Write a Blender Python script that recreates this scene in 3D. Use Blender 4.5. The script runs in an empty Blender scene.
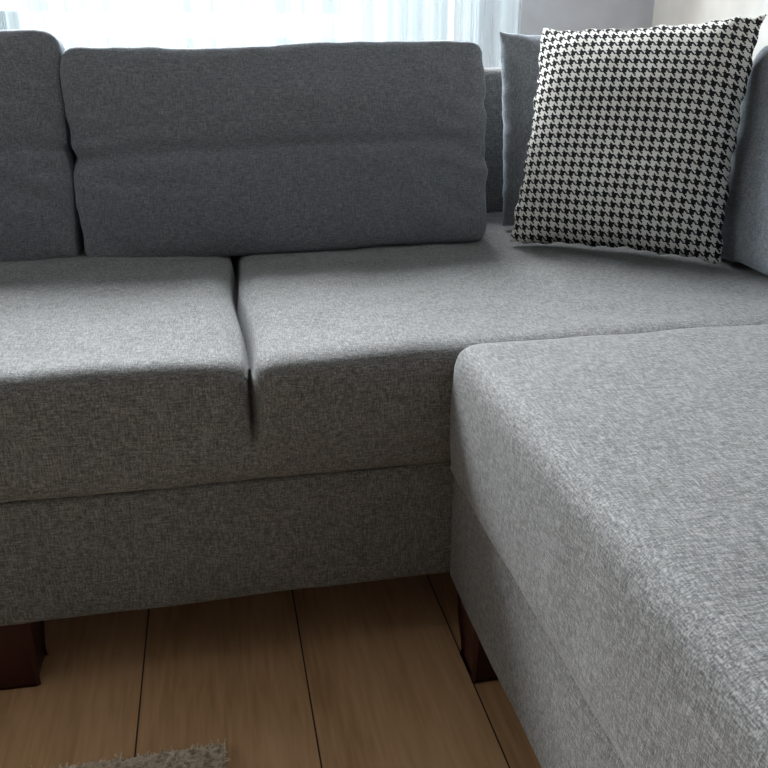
import bpy, math, random, bmesh
import numpy as np
from mathutils import Vector, Matrix, noise
random.seed(4)
scene = bpy.context.scene
COL = scene.collection
scene.view_settings.view_transform = 'Standard'

# ------------------------------------------------------------ helpers
def nt(mat):
    mat.use_nodes = True
    t = mat.node_tree
    t.nodes.clear()
    return t
def N(t, typ, **kw):
    n = t.nodes.new(typ)
    for k, v in kw.items():
        setattr(n, k, v)
    return n
def math_n(t, op, a, b=None, c=None):
    n = t.nodes.new('ShaderNodeMath'); n.operation = op
    for i, v in enumerate((a, b, c)):
        if v is None: continue
        if isinstance(v, (int, float)): n.inputs[i].default_value = v
        else: t.links.new(v, n.inputs[i])
    return n.outputs[0]
def ramp(t, fac, stops):
    r = t.nodes.new('ShaderNodeValToRGB')
    e = r.color_ramp.elements
    while len(e) < len(stops): e.new(0.5)
    for i, (p, c) in enumerate(stops):
        e[i].position = p; e[i].color = (*c, 1)
    t.links.new(fac, r.inputs[0])
    return r.outputs[0]
def simple(name, col, rough=0.6, spec=0.3):
    m = bpy.data.materials.new(name); t = nt(m)
    o = N(t, 'ShaderNodeOutputMaterial'); p = N(t, 'ShaderNodeBsdfPrincipled')
    tc = N(t, 'ShaderNodeTexCoord'); nz = N(t, 'ShaderNodeTexNoise')
    nz.inputs['Scale'].default_value = 12; nz.inputs['Detail'].default_value = 4
    t.links.new(tc.outputs['Object'], nz.inputs['Vector'])
    c = ramp(t, nz.outputs['Fac'], [(0.3, tuple(x*0.93 for x in col)), (0.7, tuple(min(1, x*1.05) for x in col))])
    t.links.new(c, p.inputs['Base Color'])
    p.inputs['Roughness'].default_value = rough
    p.inputs['Specular IOR Level'].default_value = spec
    t.links.new(p.outputs[0], o.inputs[0])
    return m

def fabric(name, dark, mid, light, k=1.0, sheen=.25, tint=(.95, .97, 1)):
    m = bpy.data.materials.new(name); t = nt(m)
    o = N(t, 'ShaderNodeOutputMaterial'); p = N(t, 'ShaderNodeBsdfPrincipled')
    tc = N(t, 'ShaderNodeTexCoord')
    outs = []
    for i, s in enumerate([(95, 680, 680), (680, 95, 680), (680, 680, 95)]):
        mp = N(t, 'ShaderNodeMapping'); mp.inputs['Scale'].default_value = tuple(a*k for a in s)
        mp.inputs['Location'].default_value = (i*3.1, i*7.7, i*1.3)
        nz = N(t, 'ShaderNodeTexNoise'); nz.inputs['Scale'].default_value = 1
        nz.inputs['Detail'].default_value = 2.0; nz.inputs['Roughness'].default_value = 0.55
        t.links.new(tc.outputs['Object'], mp.inputs[0]); t.links.new(mp.outputs[0], nz.inputs['Vector'])
        outs.append(nz.outputs['Fac'])
    s = math_n(t, 'ADD', math_n(t, 'ADD', outs[0], outs[1]), outs[2])
    s = math_n(t, 'MULTIPLY', s, 1/3)
    c = ramp(t, s, [(0.37, dark), (0.49, mid), (0.61, light), (0.69, tuple(min(1, x*1.15) for x in light))])
    t.links.new(c, p.inputs['Base Color'])
    b = N(t, 'ShaderNodeBump'); b.inputs['Strength'].default_value = 0.28; b.inputs['Distance'].default_value = 0.001
    t.links.new(s, b.inputs['Height']); t.links.new(b.outputs[0], p.inputs['Normal'])
    p.inputs['Roughness'].default_value = 0.75
    p.inputs['Specular IOR Level'].default_value = 0.25
    p.inputs['Sheen Weight'].default_value = sheen
    p.inputs['Sheen Roughness'].default_value = 0.4
    p.inputs['Sheen Tint'].default_value = (*tint, 1)
    t.links.new(p.outputs[0], o.inputs[0])
    return m

def add_obj(name, verts, faces, mat, parent=None, smooth=True, mw=None):
    me = bpy.data.meshes.new(name); me.from_pydata([tuple(v) for v in verts], [], faces); me.update()
    if smooth: me.polygons.foreach_set('use_smooth', [True]*len(me.polygons))
    ob = bpy.data.objects.new(name, me); COL.objects.link(ob)
    me.materials.append(mat)
    if mw is not None: ob.matrix_world = mw
    if parent is not None: ob.parent = parent
    return ob
def empty(name):
    e = bpy.data.objects.new(name, None); COL.objects.link(e); e.empty_display_size = .1
    return e

def axis(lo, hi, r, step, extra=()):
    e = np.array([0, .2, .42, .68, 1.0])*r
    n = max(2, int(round((hi-lo-2*r)/step)))
    a = list(lo+e) + list(np.linspace(lo+r, hi-r, n+1)[1:-1]) + list((hi-e)[::-1]) + list(extra)
    a = sorted(a); out = [a[0]]
    for v in a[1:]:
        if v-out[-1] > 1e-5: out.append(v)
    return out
def soft_box(name, lo, hi, r, step, mat, parent=None, disp=None, extra=((), (), ()), mw=None):
    A = [axis(lo[i], hi[i], r, step, extra[i]) for i in range(3)]
    n = [len(a) for a in A]; idx = {}; V = []
    L = [lo[i]+r for i in range(3)]; H = [hi[i]-r for i in range(3)]
    def vid(i, j, k):
        key = (i, j, k)
        if key in idx: return idx[key]
        p = Vector((A[0][i], A[1][j], A[2][k]))
        q = Vector([min(max(p[a], L[a]), H[a]) for a in range(3)])
        d = (p-q); nn = d.normalized()
        v = q + nn*r
        if disp: v = disp(v, nn)
        idx[key] = len(V); V.append(v); return idx[key]
    F = []
    for k, fl in ((0, True), (n[2]-1, False)):
        for i in range(n[0]-1):
            for j in range(n[1]-1):
                f = [vid(i, j, k), vid(i+1, j, k), vid(i+1, j+1, k), vid(i, j+1, k)]
                F.append(f[::-1] if fl else f)
    for j, fl in ((0, False), (n[1]-1, True)):
        for i in range(n[0]-1):
            for k in range(n[2]-1):
                f = [vid(i, j, k), vid(i+1, j, k), vid(i+1, j, k+1), vid(i, j, k+1)]
                F.append(f[::-1] if fl else f)
    for i, fl in ((0, True), (n[0]-1, False)):
        for j in range(n[1]-1):
            for k in range(n[2]-1):
                f = [vid(i, j, k), vid(i, j+1, k), vid(i, j+1, k+1), vid(i, j, k+1)]
                F.append(f[::-1] if fl else f)
    return add_obj(name, V, F, mat, parent, True, mw)
def box(name, lo, hi, mat, parent=None):
    x0, y0, z0 = lo; x1, y1, z1 = hi
    V = [(x0,y0,z0),(x1,y0,z0),(x1,y1,z0),(x0,y1,z0),(x0,y0,z1),(x1,y0,z1),(x1,y1,z1),(x0,y1,z1)]
    F = [(3,2,1,0),(4,5,6,7),(0,1,5,4),(1,2,6,5),(2,3,7,6),(3,0,4,7)]
    return add_obj(name, V, F, mat, parent, False)
def sm(a, b, x):
    t = min(1, max(0, (x-a)/(b-a))); return t*t*(3-2*t)
def fbm(p, s, off=0):
    return noise.noise(Vector((p.x*s+off, p.y*s+off*1.7, p.z*s-off)))
def ga(x, w): return math.exp(-(x/w)**2)

# ------------------------------------------------------------ materials
M_sofa = fabric('heather_grey_fabric', (0.062, 0.064, 0.066), (0.155, 0.158, 0.160), (0.31, 0.314, 0.312), sheen=.2)
M_cush = fabric('heather_grey_cushion_skyglow', (0.11, 0.118, 0.132), (0.19, 0.204, 0.226), (0.31, 0.33, 0.36), 1.0, .6, (.70, .86, 1))  # grey fabric; bluish colour and blue sheen paint in the window's sky glow
M_leg = simple('mahogany_wood', (0.05, 0.012, 0.009), 0.35, 0.5)
M_wall = simple('wall_paint_greyblue', (0.70, 0.72, 0.78), 0.8)
M_wallr = simple('wall_paint_cream', (0.86, 0.84, 0.80), 0.8)
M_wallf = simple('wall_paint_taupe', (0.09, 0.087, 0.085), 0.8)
M_white = simple('white_trim', (0.8, 0.8, 0.8), 0.5)
M_ceil = simple('ceiling_white', (0.45, 0.46, 0.47), 0.9)

def floor_mat():
    m = bpy.data.materials.new('oak_laminate'); t = nt(m)
    o = N(t, 'ShaderNodeOutputMaterial'); p = N(t, 'ShaderNodeBsdfPrincipled')
    tc = N(t, 'ShaderNodeTexCoord'); sp = N(t, 'ShaderNodeSeparateXYZ')
    t.links.new(tc.outputs['Object'], sp.inputs[0])
    u = math_n(t, 'DIVIDE', math_n(t, 'SUBTRACT', sp.outputs[0], 0.074), 0.213)
    pl = math_n(t, 'FLOOR', u); fr = math_n(t, 'FRACT', u)
    yy = math_n(t, 'DIVIDE', math_n(t, 'ADD', math_n(t, 'SUBTRACT', sp.outputs[1], 1.5), math_n(t, 'MULTIPLY', math_n(t, 'FLOORED_MODULO', pl, 2), -0.5)), 2.4)
    py = math_n(t, 'FLOOR', yy); fy = math_n(t, 'FRACT', yy)
    d = math_n(t, 'MINIMUM', fr, math_n(t, 'SUBTRACT', 1, fr))
    dy = math_n(t, 'MULTIPLY', math_n(t, 'MINIMUM', fy, math_n(t, 'SUBTRACT', 1, fy)), 11.2)
    d = math_n(t, 'MINIMUM', d, dy)
    gap = math_n(t, 'LESS_THAN', d, 0.005)
    seed = math_n(t, 'ADD', math_n(t, 'MULTIPLY', pl, 3.7), math_n(t, 'MULTIPLY', py, 9.1))
    cb = N(t, 'ShaderNodeCombineXYZ')
    t.links.new(math_n(t, 'ADD', sp.outputs[0], seed), cb.inputs[0])
    t.links.new(math_n(t, 'MULTIPLY', sp.outputs[1], 0.09), cb.inputs[1]); t.links.new(seed, cb.inputs[2])
    n1 = N(t, 'ShaderNodeTexNoise'); n1.inputs['Scale'].default_value = 110; n1.inputs['Detail'].default_value = 5
    n1.inputs['Distortion'].default_value = 0.3
    t.links.new(cb.outputs[0], n1.inputs['Vector'])
    n2 = N(t, 'ShaderNodeTexNoise'); n2.inputs['Scale'].default_value = 9; n2.inputs['Detail'].default_value = 3
    n2.inputs['Distortion'].default_value = 0.8
    t.links.new(cb.outputs[0], n2.inputs['Vector'])
    s = math_n(t, 'ADD', math_n(t, 'MULTIPLY', n1.outputs['Fac'], 0.5), math_n(t, 'MULTIPLY', n2.outputs['Fac'], 0.5))
    c = ramp(t, s, [(0.32, (0.52, 0.30, 0.145)), (0.5, (0.68, 0.415, 0.22)), (0.68, (0.79, 0.51, 0.29))])
    mx = N(t, 'ShaderNodeMix', data_type='RGBA')
    t.links.new(gap, mx.inputs[0]); t.links.new(c, mx.inputs[6]); mx.inputs[7].default_value = (0.04, 0.022, 0.013, 1)
    t.links.new(mx.outputs[2], p.inputs['Base Color'])
    p.inputs['Roughness'].default_value = 0.42; p.inputs['Specular IOR Level'].default_value = 0.3
    t.links.new(p.outputs[0], o.inputs[0]); return m

def hound_mat():
    m = bpy.data.materials.new('houndstooth_fabric'); t = nt(m)
    o = N(t, 'ShaderNodeOutputMaterial'); p = N(t, 'ShaderNodeBsdfPrincipled')
    tc = N(t, 'ShaderNodeTexCoord'); sp = N(t, 'ShaderNodeSeparateXYZ')
    t.links.new(tc.outputs['Object'], sp.inputs[0])
    cell = 0.0154
    U = math_n(t, 'FLOOR', math_n(t, 'MULTIPLY', math_n(t, 'ADD', sp.outputs[0], 10*cell*8), 8/cell))
    Vv = math_n(t, 'FLOOR', math_n(t, 'MULTIPLY', math_n(t, 'ADD', sp.outputs[1], 10*cell*8), 8/cell))
    tw = math_n(t, 'LESS_THAN', math_n(t, 'FLOORED_MODULO', math_n(t, 'ADD', U, Vv), 4), 1.5)
    wa = math_n(t, 'LESS_THAN', math_n(t, 'FLOORED_MODULO', U, 8), 3.5)
    we = math_n(t, 'LESS_THAN', math_n(t, 'FLOORED_MODULO', Vv, 8), 3.5)
    v = math_n(t, 'ADD', math_n(t, 'MULTIPLY', tw, wa), math_n(t, 'MULTIPLY', math_n(t, 'SUBTRACT', 1, tw), we))
    mx = N(t, 'ShaderNodeMix', data_type='RGBA')
    t.links.new(v, mx.inputs[0]); mx.inputs[6].default_value = (0.74, 0.73, 0.70, 1); mx.inputs[7].default_value = (0.014, 0.014, 0.016, 1)
    t.links.new(mx.outputs[2], p.inputs['Base Color'])
    p.inputs['Roughness'].default_value = 0.9; p.inputs['Specular IOR Level'].default_value = 0.15
    nz = N(t, 'ShaderNodeTexNoise'); nz.inputs['Scale'].default_value = 500
    t.links.new(tc.outputs['Object'], nz.inputs['Vector'])
    b = N(t, 'ShaderNodeBump'); b.inputs['Strength'].default_value = 0.3; b.inputs['Distance'].default_value = 0.001
    t.links.new(nz.outputs['Fac'], b.inputs['Height']); t.links.new(b.outputs[0], p.inputs['Normal'])
    t.links.new(p.outputs[0], o.inputs[0]); return m

def curtain_mat():
    m = bpy.data.materials.new('sheer_voile'); t = nt(m)
    o = N(t, 'ShaderNodeOutputMaterial')
    tr = N(t, 'ShaderNodeBsdfTransparent'); tl = N(t, 'ShaderNodeBsdfTranslucent'); df = N(t, 'ShaderNodeBsdfDiffuse')
    tl.inputs[0].default_value = (0.45, 0.53, 0.56, 1); df.inputs[0].default_value = (0.55, 0.61, 0.64, 1)
    a = N(t, 'ShaderNodeMixShader'); a.inputs[0].default_value = 0.55
    t.links.new(tl.outputs[0], a.inputs[1]); t.links.new(df.outputs[0], a.inputs[2])
    b = N(t, 'ShaderNodeMixShader')
    tc = N(t, 'ShaderNodeTexCoord'); wv = N(t, 'ShaderNodeTexNoise')
    mp = N(t, 'ShaderNodeMapping'); mp.inputs['Scale'].default_value = (34, 34, 0.6)
    t.links.new(tc.outputs['Object'], mp.inputs[0]); t.links.new(mp.outputs[0], wv.inputs['Vector'])
    wv.inputs['Scale'].default_value = 1.0
    f = math_n(t, 'ADD', math_n(t, 'MULTIPLY', wv.outputs['Fac'], 0.9), 0.0)
    t.links.new(f, b.inputs[0])
    t.links.new(tr.outputs[0], b.inputs[1]); t.links.new(a.outputs[0], b.inputs[2])
    t.links.new(b.outputs[0], o.inputs[0]); return m
def glass_mat():
    m = bpy.data.materials.new('window_glass'); t = nt(m)
    o = N(t, 'ShaderNodeOutputMaterial')
    tr = N(t, 'ShaderNodeBsdfTransparent'); g = N(t, 'ShaderNodeBsdfGlossy'); g.inputs['Roughness'].default_value = 0.05
    b = N(t, 'ShaderNodeMixShader'); b.inputs[0].default_value = 0.05
    t.links.new(tr.outputs[0], b.inputs[1]); t.links.new(g.outputs[0], b.inputs[2]); t.links.new(b.outputs[0], o.inputs[0]); return m
M_glass = glass_mat()

# ------------------------------------------------------------ room shell
XL, XR, YB, YF, ZC = -2.8, 1.25, 2.35, -2.6, 2.6
box('floor', (XL-.1, YF-.1, -0.05), (XR+.1, YB+.1, 0), floor_mat())
box('ceiling', (XL-.1, YF-.1, ZC), (XR+.1, YB+.1, ZC+.05), M_ceil)
WX0, WX1, WZ0, WZ1 = -2.4, 0.74, 0.25, 2.4
def wall_open(name, mk, a0, a1, o0, o1, z0, z1, mat):
    e = empty(name)
    mk(name+'_part_a', a0, o0, 0, ZC, mat, e); mk(name+'_part_b', o1, a1, 0, ZC, mat, e)
    mk(name+'_part_c', o0, o1, 0, z0, mat, e); mk(name+'_part_d', o0, o1, z1, ZC, mat, e)
    return e
wall_open('wall_back', lambda n,a,b,z0,z1,m,e: box(n,(a,YB,z0),(b,YB+.12,z1),m,e), XL, XR, WX0, WX1, WZ0, WZ1, M_wall)
box('wall_right', (XR, YF, 0), (XR+.1, YB+.12, ZC), M_wallr)
LY0, LY1 = .5, 2.1  # opening cut into the unseen left wall to let the added fill in
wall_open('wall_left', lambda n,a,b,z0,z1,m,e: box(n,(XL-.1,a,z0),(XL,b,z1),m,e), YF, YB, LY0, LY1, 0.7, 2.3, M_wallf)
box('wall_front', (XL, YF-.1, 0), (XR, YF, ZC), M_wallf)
w = empty('window_1')
yb = YB+.04
for i, (a, b, c, d) in enumerate([(WX0, WX0+.06, WZ0, WZ1), (WX1-.06, WX1, WZ0, WZ1), (WX0, WX1, WZ0, WZ0+.06), (WX0, WX1, WZ1-.06, WZ1),
                                  (.42, .50, WZ0, WZ1), (-.52, -.44, WZ0, WZ1), (-1.46, -1.38, WZ0, WZ1), (WX0, .42, .80, .86)]):
    box('frame_%d' % i, (a, yb, c), (b, yb+.05, d), M_white, w)
box('pane', (WX0, yb+.02, WZ0), (WX1, yb+.026, WZ1), M_glass, w)
w2 = empty('added_side_window')  # unseen window, added so side fill reaches the chaise
for i, (a, b, c, d) in enumerate([(LY0, LY0+.06, .7, 2.3), (LY1-.06, LY1, .7, 2.3), (LY0, LY1, .7, .76), (LY0, LY1, 2.24, 2.3), (1.27, 1.33, .7, 2.3)]):
    box('frame_%d' % i, (XL-.08, a, c), (XL-.03, b, d), M_white, w2)
box('baseboard_back', (XL, YB-.015, 0), (XR, YB, .08), M_white)
box('baseboard_right', (XR-.015, YF, 0), (XR, YB-.015, .08), M_white)

V = []; F = []; nx = 1300; zs = [0.03, .5, .8, 1.1, 1.6, 2.1, 2.485]
for i in range(nx+1):
    s = i/nx; x = -2.55 + s*(0.83+2.55)
    for z in zs:
        ph = x*66 + 2.2*math.sin(x*5.3) + 1.2*math.sin(x*11.7)
        y = 2.22 + 0.034*math.sin(ph)*(.7+.3*math.sin(x*9)) + 0.012*math.sin(ph*2.3+1+z*0.4) + .008*math.sin(x*17)
        V.append((x + 0.011*math.sin(ph*1.0+1.3), y, z))
m = len(zs)
for i in range(nx):
    for k in range(m-1):
        a = i*m+k; F.append((a, a+m, a+m+1, a+1))
add_obj('sheer_curtain', V, F, curtain_mat())
bm = bmesh.new()
bmesh.ops.create_cone(bm, cap_ends=True, segments=20, radius1=.014, radius2=.014, depth=3.6, matrix=Matrix.Translation((-.85, 2.22, 2.50)) @ Matrix.Rotation(math.pi/2, 4, 'Y'))
for x in (-2.5, -.85, .8):
    bmesh.ops.create_cone(bm, cap_ends=True, segments=12, radius1=.008, radius2=.008, depth=.13, matrix=Matrix.Translation((x, 2.285, 2.50)) @ Matrix.Rotation(math.pi/2, 4, 'X'))
me = bpy.data.meshes.new('curtain_rod'); bm.to_mesh(me); bm.free()
ob = bpy.data.objects.new('curtain_rod', me); COL.objects.link(ob); me.materials.append(M_white)

# ------------------------------------------------------------ corner sofa
sofa = empty('corner_sofa')
FY = 0.92; CX = 0.272; ZB = 0.10; ZS = 0.277; ZT = 0.44
def base_d(p, n):
    return p + n*(0.0025*fbm(p, 9, 2)+0.0010*fbm(p, 30, 5))
soft_box('main_base', (-1.75, FY+.006, ZB), (1.2, 1.9, ZS-.0015), .009, .03, M_sofa, sofa, base_d)
soft_box('chaise_base', (CX+.006, -0.75, ZB), (1.2, FY+.004, ZS-.014), .009, .03, M_sofa, sofa, base_d)
GX = 0.026; RS = .027
def seat_d(p, n):
    q = p.copy()
    dx = p.x-GX-.004*math.sin(p.y*14)
    fade = sm(0.315, 0.39, p.z)
    g = 0.036*ga(dx, .0036+.0010*sm(.30, .44, p.z)) + 0.007*ga(dx, .018)
    q -= n*g*fade
    if n.y < -0.05:
        if n.z < 0: q.y -= RS*(1-abs(n.y))*.64
        w = min(1, abs(n.y)*1.4)
        k = sm(0.29, 0.37, p.z)
        q.y -= 0.007*k*sm(0.0, 0.015, dx)*w
        q.y -= 0.004*math.sin(math.pi*min(1, max(0, (p.z-ZS)/(ZT-ZS))))
        q.y += w*0.005*ga(p.z-.333+dx*.22, .006)*ga(dx+.012, .035)
        q.y += w*0.005*ga(p.z-.405-dx*.6, .005)*ga(dx+.02, .022)
        q.y += w*0.003*ga(p.z-.355-dx*.35, .006)*ga(dx-.05, .05)
        q.y += w*0.004*noise.noise(Vector((p.x*6, 1.3, p.z*16+p.x*5)))
    if n.z > 0.3:
        back = sm(.93, 1.1, p.y)
        q.z += (.002+0.006*back)*(fbm(p, 3.5, 1)) + 0.0028*fbm(p, 12, 3)
        q.z -= 0.003*ga(dx, .03)
        if dx < 0: q.z -= .004*sm(1.10, .93, p.y)
    q += n*0.0018*fbm(p, 22, 8)
    return q
xs_extra = list(GX + np.concatenate([-np.geomspace(.0008, .06, 26), [0], np.geomspace(.0008, .06, 26)]))
soft_box('seat_cushion_main', (-1.75, FY-.006, ZS+.0005), (1.2, 1.9, ZT), RS, .011, M_sofa, sofa, seat_d, (xs_extra, (), ()))
def ch_d(p, n):
    q = p.copy()
    if n.z < 0 and n.x < -.05: q.x -= RS*(1-abs(n.x))*.36
    if n.z < 0 and n.y > .05: q.y += RS*(1-abs(n.y))*.5
    if n.z > .3: q.z += 0.006*fbm(p, 3.2, 11) + 0.0018*fbm(p, 11, 3)
    if n.x < -.3: q.x -= 0.004*math.sin(math.pi*min(1, max(0, (p.z-.27)/(.17)))) + .003*fbm(p, 7, 3)
    return q + n*0.0010*fbm(p, 20, 4)
soft_box('seat_cushion_chaise', (CX-.004, -0.75, ZS-.016), (1.2, FY-.010, ZT+.006), RS, .013, M_sofa, sofa, ch_d)
soft_box('back_frame_rear', (-1.75, 1.74, ZT-.02), (1.2, 1.9, .735), .025, .04, M_sofa, sofa, base_d)
soft_box('back_frame_side', (1.05, -0.75, ZT-.02), (1.2, 1.75, .735), .025, .04, M_sofa, sofa, base_d)
def leg(name, x0, x1, y0, y1, flip=1):
    V = []; F = []
    prof = [(0.0, 1.0), (.2, .98), (.4, .92), (.58, .80), (.74, .68), (.86, .64), (.94, .68), (1.0, .74)]
    cx, cy = (x0+x1)/2, (y0+y1)/2; hx, hy = (x1-x0)/2, (y1-y0)/2; b = .12
    for s, k in prof:
        z = .104*(1-s)
        c = []
        for (sx, sy) in ((-1, -1), (1, -1), (1, 1), (-1, 1)):
            for (bx, by) in (((1-b), 1), (1, (1-b))) if sx*sy > 0 else ((1, (1-b)), ((1-b), 1)):
                X = sx*bx; Y = sy*by
                xx = cx + hx*((X+1)*k-1 if flip > 0 else (X-1)*k+1)
                yy = cy + hy*((Y+1)*k-1)
                c.append((xx, yy, z))
        V += c
    n = 8
    for r in range(len(prof)-1):
        for i in range(n):
            a = r*n+i; b2 = r*n+(i+1) % n
            F.append((a, a+n, b2+n, b2))
    F.append(tuple(range(n))); F.append(tuple(range((len(prof)-1)*n, len(prof)*n))[::-1])
    add_obj(name, V, F, M_leg, sofa, False)
leg('leg_1', -.39, -.268, .93, 1.02, -1)
leg('leg_2', .285, .385, .82, .91, 1)
leg('leg_3', -1.70, -1.6, .93, 1.02, 1)
leg('leg_4', .295, .37, -.7, -.62, 1)
leg('leg_5', 1.08, 1.16, -.7, -.62, -1)
leg('leg_6', -1.70, -1.6, 1.78, 1.86, 1)
leg('leg_7', 1.08, 1.16, 1.78, 1.86, -1)

# ------------------------------------------------------------ back cushions
def cushion(name, W, H, T, mw, seed, crease=True, r=.026, crz=.52):
    def d(p, n):
        q = p.copy()
        u = p.x/(W/2); v = p.z/H
        du = 1-abs(u)**3; vv = max(0, 4*v*(1-v))**.5
        puff = du*vv
        if n.y < -.2:
            q.y -= .018*puff
            if crease:
                cc = v-crz-.010*math.sin(u*2.2+seed)-.003*math.sin(u*9+seed)
                q.y += .010*math.exp(-abs(cc)*H/.007)*(0.75+.25*du)
                q.y -= .008*math.exp(-((v-.76)/.17)**2)*du
                q.y += .004*ga(v-.44+.05*u, .014)*sm(.35, .9, -u) + .004*ga(v-.30+.10*u, .014)*sm(.4, .95, -u)
                q.y += .004*ga(v-.40-.12*(u-.8), .014)*sm(.4, .95, u)
                q.y += .004*ga(v-.62-.10*(u+.8), .015)*sm(.3, .9, -u)
        if n.y > .2: q.y += .01*puff
        if n.z > .2: q.z += .006*du - .007*ga(u+.25, .35) + .006*fbm(p, 6, seed)
        if abs(n.x) > .2 and crease:
            q.x -= math.copysign(.008*math.exp(-abs(v-crz)*H/.012), u)
        if abs(n.x) > .2: q.x += math.copysign(.006*vv, u)
        if n.y < -.1 and abs(n.y) < .98:
            q += n*.0035*ga(abs(n.y)-.72, .14)
        e = sm(.45, 1, abs(u)) 
        wv = noise.noise(Vector((p.x*9+seed, p.y*5, p.z*34+p.x*12)))
        q += n*(.005*e*wv + .006*fbm(p, 8, seed) + .002*fbm(p, 26, seed))
        return q
    return soft_box(name, (-W/2, 0, 0), (W/2, T, H), r, .008, M_cush, None, d, mw=mw)
def mwf(x, y, z, rz, rx, ry=0):
    return Matrix.Translation((x, y, z)) @ Matrix.Rotation(rz, 4, 'Z') @ Matrix.Rotation(rx, 4, 'X') @ Matrix.Rotation(ry, 4, 'Y')
lean = math.radians(-10)
cushion('sofa_back_cushion', .712, .350, .16, mwf(.137, 1.452, .436, 0, lean, math.radians(-.9)), 1.0)
cushion('sofa_back_cushion.001', .74, .374, .16, mwf(-.602, 1.46, .436, 0, lean, math.radians(.9)), 4.2)
cushion('sofa_back_cushion.002', .62, .34, .15, mwf(.830, .995, .444, math.radians(-90), math.radians(-9)), 7.7, False)

# ------------------------------------------------------------ throw pillows
def pillow(name, a, b, T, mat, mw, seed, pinch=.07, ripple=.0015, skew=0):
    n = 84; V = []; F = []; ids = {}
    def P(i, j, side):
        u = -1+2*i/n; v = -1+2*j/n
        u = math.sin(u*math.pi/2)*.35+u*.65; v = math.sin(v*math.pi/2)*.35+v*.65
        x = a*u*(1-pinch*(1-v*v)*abs(u)); y = b*v*(1-pinch*(1-u*u)*abs(v)) + skew*u*max(0, v)
        h = (max(0, 1-u**4)*max(0, 1-v**4))**.55
        c = abs(u*v)
        z = T*h*(1-.15*c)
        q = Vector((x*7+seed, y*7, side*3.0))
        wr = noise.noise(q)*.006 + noise.noise(q*2.6)*.003
        ang = math.atan2(y, x); rad = max(abs(u), abs(v))
        wr += .0035*math.sin(ang*26+seed)*sm(.6, .95, rad)*sm(.35, .9, c)
        z = side*(z+wr*min(1, h*2.5))
        rp = ripple*sm(.8, 1, rad)
        x += rp*(math.sin(v*31+seed)+math.sin(v*13+1)); y += rp*(math.sin(u*29+seed*2)+math.sin(u*11))
        return (x, y, z)
    def vid(i, j, s):
        s2 = 0 if (i in (0, n) or j in (0, n)) else s
        k = (i, j, s2)
        if k not in ids:
            ids[k] = len(V); V.append(P(i, j, s))
        return ids[k]
    for s in (1, -1):
        for i in range(n):
            for j in range(n):
                f = [vid(i, j, s), vid(i+1, j, s), vid(i+1, j+1, s), vid(i, j+1, s)]
                F.append(f if s > 0 else f[::-1])
    return add_obj(name, V, F, mat, None, True, mw)
def frame_from(center, xa, up):
    x = Vector(xa).normalized(); y = Vector(up).normalized()
    y = (y - x*y.dot(x)).normalized(); z = x.cross(y)
    m = Matrix((x, y, z)).transposed().to_4x4(); m.translation = Vector(center); return m
pillow('houndstooth_throw_pillow', .180, .193, .062, hound_mat(), frame_from((.698, 1.352, .630), (.284, -.222, 0), (.100, .074, .372)), 2.0, .055, .0015, .010)
pillow('grey_throw_pillow', .18, .182, .045, M_cush, frame_from((.735, 1.60, .622), (1, .03, -.02), (.02, .09, .36)), 6.0, .03, .0006)

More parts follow.
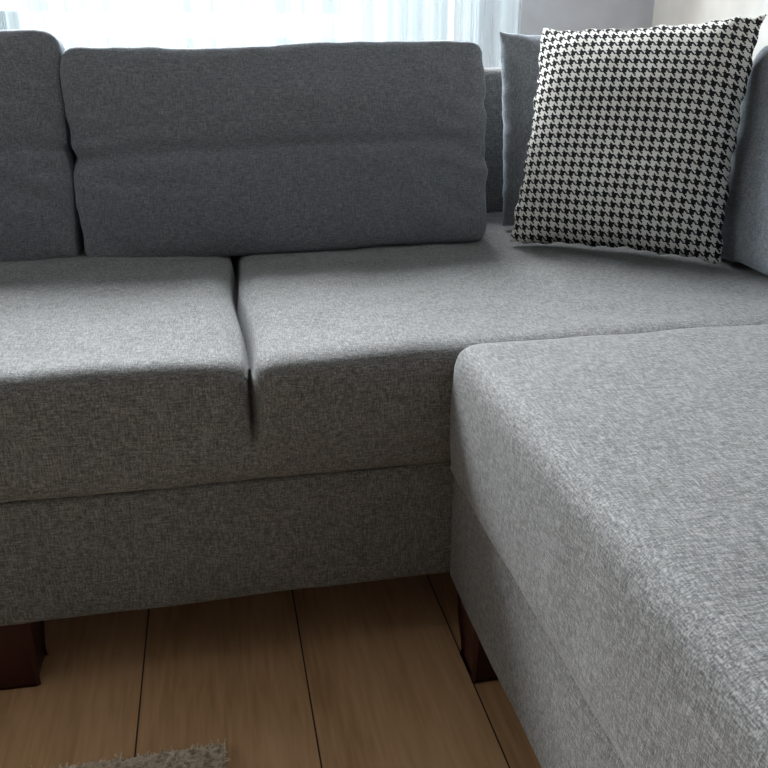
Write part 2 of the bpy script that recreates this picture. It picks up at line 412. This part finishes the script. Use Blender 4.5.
# ------------------------------------------------------------ rug
def rug_mat():
    m = bpy.data.materials.new('shag_wool'); t = nt(m)
    o = N(t, 'ShaderNodeOutputMaterial'); p = N(t, 'ShaderNodeBsdfPrincipled')
    tc = N(t, 'ShaderNodeTexCoord'); nz = N(t, 'ShaderNodeTexNoise')
    nz.inputs['Scale'].default_value = 160; nz.inputs['Detail'].default_value = 4
    t.links.new(tc.outputs['Object'], nz.inputs['Vector'])
    c = ramp(t, nz.outputs['Fac'], [(0.35, (0.46, 0.35, 0.25)), (0.5, (0.80, 0.67, 0.53)), (0.65, (0.9, 0.82, 0.70))])
    t.links.new(c, p.inputs['Base Color']); p.inputs['Roughness'].default_value = .95
    t.links.new(p.outputs[0], o.inputs[0]); return m
def rug():
    x0, x1, y0, y1 = -1.6, -.035, -.9, .776
    V = []; F = []
    V.extend([(x0,y0,0.0),(x1,y0,0.0),(x1,y1,0.0),(x0,y1,0.0),(x0,y0,.008),(x1,y0,.008),(x1,y1,.008),(x0,y1,.008)])
    F.extend([(3,2,1,0),(4,5,6,7),(0,1,5,4),(1,2,6,5),(2,3,7,6),(3,0,4,7)])
    def tuft(x, y):
        h = random.uniform(.001, .0035); w = random.uniform(.001, .0018)
        an = random.uniform(0, math.pi); lx = random.gauss(0, .004); ly = random.gauss(0, .004)
        dx, dy = math.cos(an)*w, math.sin(an)*w
        a = len(V)
        V.extend([(x-dx, y-dy, .0075), (x+dx, y+dy, .0075), (x+dx*.7+lx, y+dy*.7+ly, .0075+h), (x-dx*.7+lx, y-dy*.7+ly, .0075+h)])
        F.append((a, a+1, a+2, a+3))
    for _ in range(22000):
        tuft(random.uniform(-.42, x1), random.uniform(.55, y1))
    for _ in range(30000):
        tuft(random.uniform(x0, x1), random.uniform(y0, y1))
    add_obj('shag_rug', V, F, rug_mat(), None, False)
rug()

# ------------------------------------------------------------ lights
def area(name, loc, rot, sx, sy, E, col):
    l = bpy.data.lights.new(name, 'AREA'); l.shape = 'RECTANGLE'; l.size = sx; l.size_y = sy; l.energy = E; l.color = col
    o = bpy.data.objects.new(name, l); COL.objects.link(o); o.location = loc; o.rotation_euler = rot
area('window_daylight', (-.6, 3.7, 2.9), (math.radians(-50), 0, 0), 3.8, 2.0, 1450, (0.97, 0.99, 1.0))
area('added_side_fill', (-3.3, 1.3, 2.2), (0, math.radians(-60), 0), 1.6, 1.6, 24, (1, .97, .92))  # added fill lamp, brightens the chaise side and seat tops
wd = bpy.data.worlds.new('world'); scene.world = wd; wd.use_nodes = True
t = wd.node_tree; bg = t.nodes['Background']
bg.inputs[0].default_value = (0.80, 0.93, 1.0, 1); bg.inputs[1].default_value = 0.82

# ------------------------------------------------------------ camera
cd = bpy.data.cameras.new('camera'); cam = bpy.data.objects.new('camera', cd); COL.objects.link(cam)
cd.sensor_width = 36; cd.lens = 830/768*36; cd.clip_start = .02
cam.location = (0, 0, .77); cam.rotation_euler = (math.radians(90-21.9), 0, math.radians(-11.5))
scene.camera = cam
